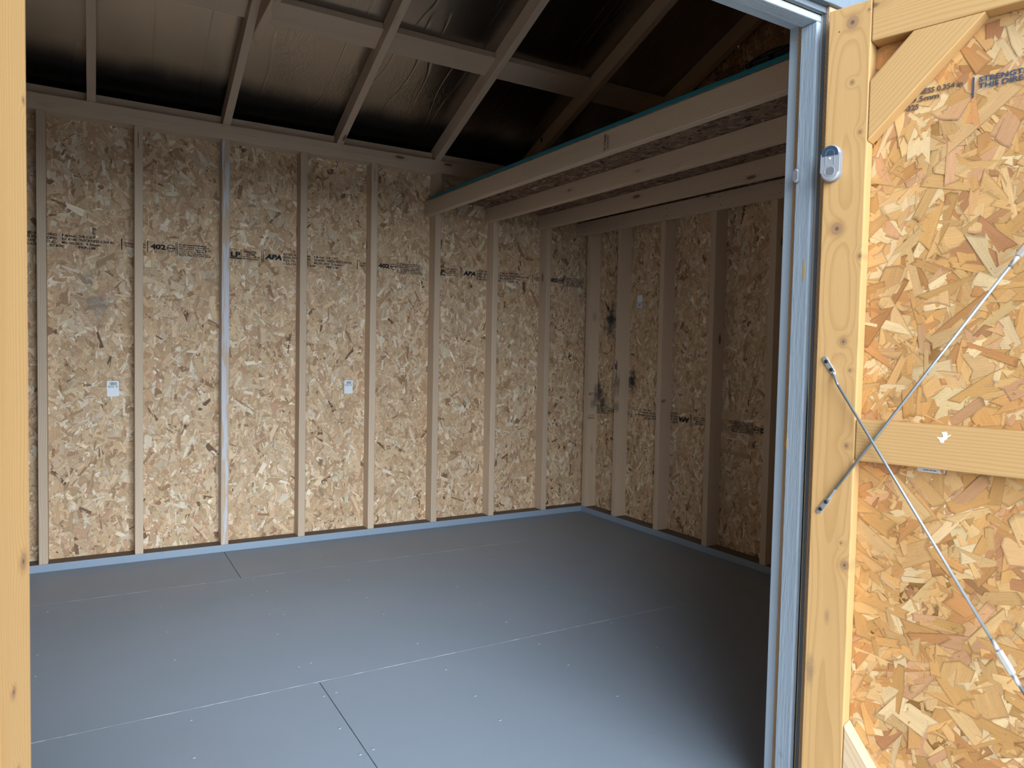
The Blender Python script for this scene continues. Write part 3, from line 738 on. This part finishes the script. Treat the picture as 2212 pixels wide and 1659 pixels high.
# gable vent
vt = empty('gable_vent', (P-0.02, -1.45, 2.56)); tag(vt, 'dark louvred gable vent on the end wall above the loft', 'vent')
Fv = lambda y, z: frame((P-0.0016, y, z), (0, -1, 0), (0, 0, 1))
bm = bmesh.new(); box(bm, 0, 0.30, 0, 0.165, 0.0, 0.004)
link('back_plate', to_mesh(bm, 'back_plate'), M_VENTHOLE, Fv(-1.305, 2.51), vt)
bm = bmesh.new()
for (a, b, c_, d) in ((0, 0.006, 0, 0.165), (0.294, 0.30, 0, 0.165), (0, 0.30, 0, 0.006)): box(bm, a, b, c_, d, 0.004, 0.018)
for i in range(20):
    a = 0.30*i/20; b = 0.30*(i+1)/20
    za = 0.155+0.018*math.sin(math.pi*i/20); zb = 0.155+0.018*math.sin(math.pi*(i+1)/20)
    bm_prism(bm, [(a, za), (b, zb), (b, zb+0.006), (a, za+0.006)], 0.004, 0.018)
link('rim', to_mesh(bm, 'rim'), M_VENT, Fv(-1.305, 2.51), vt)
for i in range(7):
    for (xa, xb) in ((0.03, 0.135), (0.165, 0.27)):
        bm = bmesh.new(); z0 = 0.014+0.021*i
        bm_prism(bm, [(z0, 0.003), (z0+0.004, 0.003), (z0+0.012, 0.016), (z0+0.008, 0.016)], xa, xb)
        # prism local axes: x->z up, y->out, z->along wall
        me_ = to_mesh(bm, 'slat')
        link('slat', me_, M_VENT, frame((P-0.0016, -1.305, 2.51), (0, 0, 1), (-1, 0, 0)), vt)

# ================================================================== INK STAMPS ON THE SHEATHING
for dx, lp in ((-1.356-1.2192, True), (-1.356, True), (-1.356+1.2192, True)):
    panel_stamp(lp).build('printed_stamp', M_INK, frame((dx, P-0.0040, 1.602), (1, 0, 0), (0, 0, 1)), wall_back)
for yy, zz in ((-1.408, 0.713), (-0.165, 0.718), (-1.226, 2.660)):
    panel_stamp().build('printed_stamp', M_INK, frame((P-0.0040, yy, zz), (0, 1, 0), (0, 0, -1)), wall_right)

# white disc painted to stand for daylight through a nail hole
bm = bmesh.new(); cyl(bm, (-2.41, P-0.0030, 1.808), (-2.41, P-0.0008, 1.808), 0.0062, 14)
link('daylight_dot', to_mesh(bm, 'daylight_dot'), M_WHITE, None, wall_back)

# ================================================================== STICKERS
def sticker(mw, w, h, lab, flip=False):
    root = empty('barcode_sticker', mw.to_translation()); tag(root, lab, 'sticker')
    r_ = 0.004; pts = []
    for (cx_, cy_, a0) in ((w-r_, h-r_, 0), (r_, h-r_, 90), (r_, r_, 180), (w-r_, r_, 270)):
        for k_ in range(4):
            a = math.radians(a0+30*k_); pts.append((cx_+r_*math.cos(a), cy_+r_*math.sin(a)))
    bm = bmesh.new(); bm_prism(bm, pts, 0, 0.0004); link('paper', to_mesh(bm, 'paper'), M_WHITE, mw, root)
    k = Ink(); rg = random.Random(4); x_ = w*0.24
    while x_ < w*0.80:
        b_ = rg.choice((0.0008, 0.0012, 0.0020, 0.0028)); k.rect(x_, h*0.73, min(x_+b_, w*0.82), h*0.92); x_ += b_+rg.choice((0.0008, 0.0012, 0.0018))
    m2 = mw @ Matrix.Translation((0, 0, 0.0006))
    k.build('barcode', M_BARBLACK, m2, root)
    k = Ink(); k.text('4802 1597 0312', w*0.08, h*0.63, 0.0075, w*0.54); k.text('2260 18 44', w*0.12, h*0.57, 0.006, w*0.44); k.text('21', w*0.72, h*0.58, 0.014, w*0.18, 0.0004)
    k.build('printed_number', M_BARBLACK, m2, root)
    return root
sticker(frame((-2.8915, P-0.0040, 0.8345), (1, 0, 0.02), (0, 0, 1)), 0.053, 0.078, 'small white barcode sticker in the second bay from the left on the back wall')
sticker(frame((-1.6770, P-0.0040, 0.8370), (1, 0, 0), (0, 0, 1)), 0.051, 0.079, 'small white barcode sticker on the back wall left of the fifth stud')
sticker(frame((P-0.0040, -0.489, 1.485), (0, 1, 0), (0, 0, -1)), 0.049, 0.079, 'small white barcode sticker upside down on the right hand wall')

# ================================================================== DOOR OPENING
j1 = boxobj('trim_1', XJ, XJ+S, YF-P, YF, 0.0, ZH+0.10, M_PAINT); tag(j1, kind='structure')
bm = bmesh.new(); box(bm, XJ-0.0006, XJ+0.001, YF-0.0440, YF-0.0245, 0.001, ZH-0.002)
link('unpainted_strip', to_mesh(bm, 'unpainted_strip'), M_RAW, None, j1)['label'] = 'bare wood strip along the jamb'
j2 = boxobj('trim_2', XL-S, XL, YF-P, YF, 0.0, ZH+0.10, M_PAINT); tag(j2, kind='structure')
hd = boxobj('trim_3', XL-S, XJ+S, YF-P, YF, ZH, ZH+0.12, M_PAINT); tag(hd, kind='structure')
# textured stop trim lining the opening
YA, YB = -2.9565, -2.9135
c1 = boxobj('trim_4', XJ-0.016, XJ-0.0004, YA, YB, 0.0, ZH-0.0165, M_CEDAR, None, 0.003); tag(c1, kind='structure')
c2 = boxobj('trim_5', XL+0.0004, XL+0.016, YA, YB, 0.0, ZH-0.0165, M_CEDAR, None, 0.003); tag(c2, kind='structure')
c3 = boxobj('trim_6', XL+0.0004, XJ-0.0004, YA, YB, ZH-0.016, ZH-0.0004, M_CEDAR, None, 0.003); tag(c3, kind='structure')
# raw siding edge around the opening and the casing above it
bm = bmesh.new(); box(bm, XJ, XJ+0.05, -2.9755, -2.9685, -0.02, ZH+0.012, 0)
rawe = link('trim_7', to_mesh(bm, 'trim_7'), M_RAW); tag(rawe, kind='structure')
M_CASING = paint_mat('casing_paint', tuple(v*0.33 for v in PAINT), 0.4, 'cedar')
cas = boxobj('trim_8', XL-0.10, XJ+0.105, -2.985, -2.9685, ZH+0.013, ZH+0.105, M_CASING, None, 0.002); tag(cas, kind='structure')
# paint chips and bruises on the jamb
def chip(pts, mat, parent, mw):
    bm = bmesh.new(); bm_prism(bm, pts, 0, 0.0007); return link('paint_chip', to_mesh(bm, 'paint_chip'), mat, mw, parent)
rg = random.Random(9)
def blob(w, h, n=18):
    return [(w*0.5*math.cos(2*math.pi*i/n)*rg.uniform(.5, 1.1), h*0.5*math.sin(2*math.pi*i/n)*rg.uniform(.75, 1.05)) for i in range(n)]
M_CHIP = flat('bare_substrate', (0.52, 0.36, 0.15), 0.8)
Fj = lambda y, z: frame((XJ-0.0162, y, z), (0, -1, 0), (0, 0, 1))
chip(blob(0.008, 0.060), M_CHIP, c1, Fj(-2.946, 1.295))
chip(blob(0.005, 0.035), M_CHIP, c1, Fj(-2.917, 0.895))
M_BRUISE = flat('rubbed_dark_patch', (0.10, 0.14, 0.19), 0.6)

# ================================================================== DOOR LEAVES
TH = math.radians(16)
LW, LT, LB = 0.752, 1.854, -0.015
def door_leaf(name, P0, sg, mats, full=True, seed=41):
    """inner face frame: x along the leaf (sg = direction of the free edge), y up, z toward the viewer"""
    Xv = Vector((math.sin(TH), -math.cos(TH), 0)) if sg > 0 else Vector((math.sin(TH), math.cos(TH), 0))
    F = frame(P0, Xv, (0, 0, 1))
    root = empty(name, (P0[0], P0[1], LB)); tag(root, kind='structure')
    def q(poly): return [(sg*a, b) for a, b in poly]
    def part(nm, poly, along, mat, z0=-S, z1=0.0, bev=0.0025):
        # local x must follow the grain
        a0 = math.atan2(along[1], along[0]); c_, s_ = math.cos(a0), math.sin(a0)
        pts = q(poly); ox, oy = pts[0]
        loc = [((x_-ox)*c_+(y_-oy)*s_, -(x_-ox)*s_+(y_-oy)*c_) for x_, y_ in pts]
        R = Matrix.Translation((ox, oy, 0)) @ Matrix.Rotation(a0, 4, 'Z')
        return prism(nm, loc, z0, z1, F @ R, mat, root, bev, 2)
    st = P
    part('stile', [(0, LB), (st, LB), (st, LT), (0, LT)], (0, 1), M_STILE_R if sg > 0 else M_STILE_L)
    part('stile', [(LW-st, LB), (LW, LB), (LW, LT), (LW-st, LT)], (0, 1), mats[0])
    e_ = 0.0006
    part('rail', [(st+e_, LT-P), (LW-st-e_, LT-P), (LW-st-e_, LT), (st+e_, LT)], (1, 0), mats[0])
    part('rail', [(st+e_, 0.874), (LW-st-e_, 0.874), (LW-st-e_, 0.963), (st+e_, 0.963)], (1, 0), mats[1])
    part('rail', [(st+e_, LB), (LW-st-e_, LB), (LW-st-e_, LB+P), (st+e_, LB+P)], (1, 0), mats[0])
    tb = LT-P-e_
    part('brace', [(st+e_, 1.5566), (0.2952, tb), (0.1696, tb), (st+e_, 1.6830)], (sg*1, 1), mats[0])
    bb = LB+P+e_
    part('brace', [(st+e_, 0.289), (st+e_, 0.289-0.1545), (st+e_+(0.289-0.1545-bb)/1.42, bb), (st+e_+(0.289-bb)/1.42, bb)], (sg*1, -1.42), mats[2])
    if full:
        md = osb_mat('osb_'+name, mesh_print=True, rough=0.62, bump=0.3)
        Fo = F @ Matrix.Translation(((0 if sg > 0 else -LW), LB, -S-0.0022))
        pan = flakes('panel', Fo.to_translation(), Xv, (0, 0, 1), LW, LT-LB, seed, PAL_DOOR, md, cover=6.0, bias=(1.2, 1.6), size=1.42, parent=root, back=0.0090, thick=0.0008, fines=0.7)
    else: pan = None
    sk = [(0 if sg > 0 else -LW, LB), (LW if sg > 0 else 0, LB), (LW if sg > 0 else 0, LT), (0 if sg > 0 else -LW, LT)]
    prism('outer_skin', sk, -S-0.0175, -S-0.0115, F, M_SIDING, root, 0)
    return root, F, pan
P0R = Vector((-1.5560, -3.0014, 0)); P0L = Vector((-3.0205, -3.0014, 0))
door_r, FR, panR = door_leaf('door_1', P0R, 1, (M_DOORWOOD, M_DOORWOOD, M_DOORPALE), True, 41)
door_l, FL, panL = door_leaf('door_2', P0L, -1, (M_DOORWOOD, M_DOORWOOD, M_DOORPALE), True, 43)

# ink on the right leaf's panel
k = Ink(); fs_ = 0.016
k.rect(0.2705, 1.6155, 0.2740, 1.6560)
k.text('STRENGTH AXIS', 0.2810, 1.6440, 0.014, 0.125); k.text('THIS DIRECTION', 0.2810, 1.6315, 0.014, 0.125)
k.build('printed_stamp', M_INKBLUE, FR @ Matrix.Translation((0, 0, -S+0.0010)), panR)
k = Ink()
k.text('THICKNESS 0.354 in', 0.1300, 1.6440, 0.015, 0.124); k.text('24/16 9.5mm', 0.1150, 1.6300, 0.015, 0.098); k.text('CSA O-325', 0.1060, 1.6150, 0.015, 0.070)
k.build('printed_stamp', M_INKSOFT, FR @ Matrix.Translation((0, 0, -S+0.0010)), panR)

# tension rods with flattened, screwed ends and turnbuckles
def rod(a, b, off, tb, lab):
    a = Vector(a); b = Vector(b); d = (b-a).normalized(); nrm = Vector((-d.y, d.x))
    root = bpy.data.objects.new('tension_rod', None); COL.objects.link(root); root.matrix_world = FR @ Matrix.Translation((a.x, a.y, 0))
    root.parent = door_r; root.matrix_parent_inverse = door_r.matrix_world.inverted(); root['label'] = lab
    L = (b-a).length
    bm = bmesh.new()
    p = lambda s_, z_: (a.x+d.x*s_, a.y+d.y*s_, z_)
    pl = 0.043
    n_ = 14
    prev = p(pl-0.006, 0.003)
    for i in range(1, n_+1):
        s_ = pl-0.006+0.03*i/n_; z_ = 0.003+(off-0.003)*(1-math.cos(math.pi*i/n_))/2
        cur = p(s_, z_); cyl(bm, prev, cur, 0.0030, 10, cap=False); prev = cur
    cyl(bm, prev, p(tb[0], off), 0.0030, 12)
    cyl(bm, p(tb[1], off), p(L-pl-0.03, off), 0.0030, 12)
    cyl(bm, p(L-pl-0.03, off), p(L-pl+0.004, 0.003), 0.0030, 12)
    link('rod', to_mesh(bm, 'rod'), M_GALV, FR, root)
    # flattened end plates
    for s0, s1 in ((-0.004, pl), (L-pl, L)):
        bm = bmesh.new()
        w_ = 0.0058; x0, x1 = s0, s1
        pts = [(x0+0.004, -w_), (x1-0.008, -w_), (x1, -w_*0.55), (x1, w_*0.55), (x1-0.008, w_), (x0+0.004, w_), (x0, w_*0.5), (x0, -w_*0.5)]
        if s0 > 0: pts = [(s0+s1-px_, py_) for px_, py_ in pts]
        bm_prism(bm, pts, 0.0002, 0.0032); bevel(bm, 0.0005)
        loc = FR @ Matrix.Translation((a.x, a.y, 0)) @ Matrix.Rotation(math.atan2(d.y, d.x), 4, 'Z')
        link('end_plate', to_mesh(bm, 'end_plate'), M_GALV, loc, root)
        for sx in ((0.008, 0.029) if s0 < 0 else (L-0.008, L-0.029)):
            bm = bmesh.new(); cyl(bm, (sx, 0, 0.003), (sx, 0, 0.0062), 0.0046, 12, r1=0.0032)
            link('screw', to_mesh(bm, 'screw'), M_SCREW, loc, root)
    bm = bmesh.new(); t0, t1 = tb
    cyl(bm, p(t0, off), p(t0+0.022, off), 0.0042, 12, r1=0.0050)
    cyl(bm, p(t0+0.022, off), p(t1-0.022, off), 0.0068, 6)
    cyl(bm, p(t1-0.022, off), p(t1, off), 0.0050, 12, r1=0.0042)
    link('turnbuckle', to_mesh(bm, 'turnbuckle'), M_GALV2, FR, root)
    return root
rod((0.0190, 1.0935), (0.695, 0.031), 0.018, (0.633-0.005, 0.633+0.082), 'zinc rod running down to the right across the door, lying over the other rod')
rod((0.0185, 0.7510), (0.690, 1.794), 0.008, (0.622, 0.622+0.085), 'zinc rod running up to the right across the door, passing under the other rod')

# torn white sticker scrap on the mid rail, and a label strip tucked below it
scrap = [(0.2523, 0.9498), (0.2611, 0.9517), (0.2633, 0.9477), (0.2624, 0.9437), (0.2694, 0.947), (0.2688, 0.9451), (0.2629, 0.9399), (0.2624, 0.9367), (0.2577, 0.9339), (0.2572, 0.9287), (0.2517, 0.9294), (0.2495, 0.9346), (0.2444, 0.9397), (0.2554, 0.9399), (0.256, 0.9439)]
bm = bmesh.new(); bm_prism(bm, [(a-0.256, b-0.940) for a, b in scrap], 0.0001, 0.0005)
o = link('sticker_scrap', to_mesh(bm, 'sticker_scrap'), flat('white_paper', (0.86, 0.90, 0.92), 0.6), FR @ Matrix.Translation((0.256, 0.940, 0)))
tag(o, 'torn bright white sticker scrap on the middle rail of the right door', 'sticker')
ls = empty('product_sticker', FR @ Vector((0.228, 0.868, -S))); tag(ls, 'grey white sticker on the right door panel, peeking out under the middle rail', 'sticker')
bm = bmesh.new(); pts = []
for (cx_, cy_, a0) in ((0.2500, 0.8935, 0), (0.2065, 0.8935, 90), (0.2065, 0.8655, 180), (0.2500, 0.8650, 270)):
    for k_ in range(4):
        a = math.radians(a0+30*k_); pts.append((cx_+0.004*math.cos(a), cy_+0.004*math.sin(a)))
bm_prism(bm, pts, -S-0.0012, -S-0.0006)
link('paper', to_mesh(bm, 'paper'), flat('grey_white_paper', (0.55, 0.58, 0.60), 0.6), FR, ls)
k = Ink(); xx = 0.214
for i, w_ in enumerate((0.010, 0.005, 0.0065)):
    k.rect(xx, 0.8650, xx+w_, 0.8664); xx += w_+0.0012
k.build('fine_print', M_INK, FR @ Matrix.Translation((0, 0, -S-0.0003)), ls)

# ================================================================== DOOR ALARM SENSOR AND MAGNET
def capsule(w, h, n=14):
    r_ = w/2; pts = []
    for i in range(n+1): a = math.pi*i/n; pts.append((r_*math.cos(a), h/2-r_+r_*math.sin(a)))
    for i in range(n+1): a = math.pi+math.pi*i/n; pts.append((r_*math.cos(a), -h/2+r_+r_*math.sin(a)))
    return pts
FS = FR @ Matrix.Translation((0.0195, 1.5195, 0))
al = empty('alarm_sensor', FS.to_translation()); tag(al, 'oval silver door alarm with dark blue top and speaker holes, on the door stile', 'alarm')
def cap_part(nm, w, h, z0, z1, mat, bev, clip=None, mw=FS, parent=al):
    bm = bmesh.new(); pts = capsule(w, h)
    if clip: pts = clip(pts)
    bm_prism(bm, pts, z0, z1)
    if bev:
        es = [e_ for e_ in bm.edges if all(abs(v.co.z-z1) < 1e-6 for v in e_.verts)]
        bevel(bm, bev, 3, es)
    return link(nm, to_mesh(bm, nm, False), mat, mw, parent)
cap_part('back_case', 0.0415, 0.0800, 0.0002, 0.011, M_GREYCASE, 0.002)
cap_part('front_shell', 0.0400, 0.0785, 0.0112, 0.017, M_SILVER, 0.004)
cut = lambda pts: [(x_, max(y_, 0.0145)) for x_, y_ in pts if y_ > -0.02]
def topcut(pts):
    r_ = [(x_, y_) for x_, y_ in pts if y_ >= 0.0150]
    return r_ + [(r_[-1][0]*1.0, 0.0150), (r_[0][0]*1.0, 0.0150)]
cap_part('window', 0.0345, 0.0735, 0.0171, 0.0176, M_NAVY, 0, topcut)
bm = bmesh.new(); n = 26
for i in range(n):
    a0, a1 = 2*math.pi*i/n, 2*math.pi*(i+1)/n; cy_ = -0.0185
    bm_prism(bm, [(0.0112*math.cos(a0), cy_+0.0112*math.sin(a0)), (0.0112*math.cos(a1), cy_+0.0112*math.sin(a1)), (0.0100*math.cos(a1), cy_+0.0100*math.sin(a1)), (0.0100*math.cos(a0), cy_+0.0100*math.sin(a0))], 0.0170, 0.0178)
link('speaker_ring', to_mesh(bm, 'speaker_ring'), M_SILVER, FS, al)
bm = bmesh.new()
for i in range(-6, 7):
    for j in range(-6, 7):
        if i*i+j*j <= 34: cyl(bm, (i*0.0015, -0.0185+j*0.0015, 0.0170), (i*0.0015, -0.0185+j*0.0015, 0.0174), 0.00045, 6)
link('speaker_holes', to_mesh(bm, 'speaker_holes'), M_SCREW, FS, al)
bm = bmesh.new(); cyl(bm, (0, 0.0095, 0.0170), (0, 0.0095, 0.0180), 0.0020, 12)
link('indicator', to_mesh(bm, 'indicator'), flat('indicator_lens', (0.85, 0.88, 0.9), 0.2), FS, al)
bm = bmesh.new()
for i in range(12):
    a0, a1 = math.pi*i/12, math.pi*(i+1)/12; cy_ = 0.019
    bm_prism(bm, [(0.0095*math.cos(a0), cy_+0.0095*math.sin(a0)), (0.0095*math.cos(a1), cy_+0.0095*math.sin(a1)), (0.0088*math.cos(a1), cy_+0.0088*math.sin(a1)), (0.0088*math.cos(a0), cy_+0.0088*math.sin(a0))], 0.0171, 0.0180)
for sx in (-1, 1): box(bm, sx*0.0095-(0.0007 if sx > 0 else 0), sx*0.0095+(0.0007 if sx < 0 else 0), -0.004, 0.019, 0.0171, 0.0180)
link('button_outline', to_mesh(bm, 'button_outline'), M_GREYCASE, FS, al)
FM = frame((XJ-0.0163, -2.9205, 1.516), (0, -1, 0), (0, 0, 1))
mg = empty('sensor_magnet', FM.to_translation()); tag(mg, 'small silver capsule magnet on the blue grey door jamb beside the alarm', 'magnet')
cap_part('back_case', 0.0135, 0.0330, 0.0002, 0.006, M_GREYCASE, 0.0015, None, FM, mg)
cap_part('front_shell', 0.0125, 0.0320, 0.0062, 0.0105, M_SILVER, 0.003, None, FM, mg)
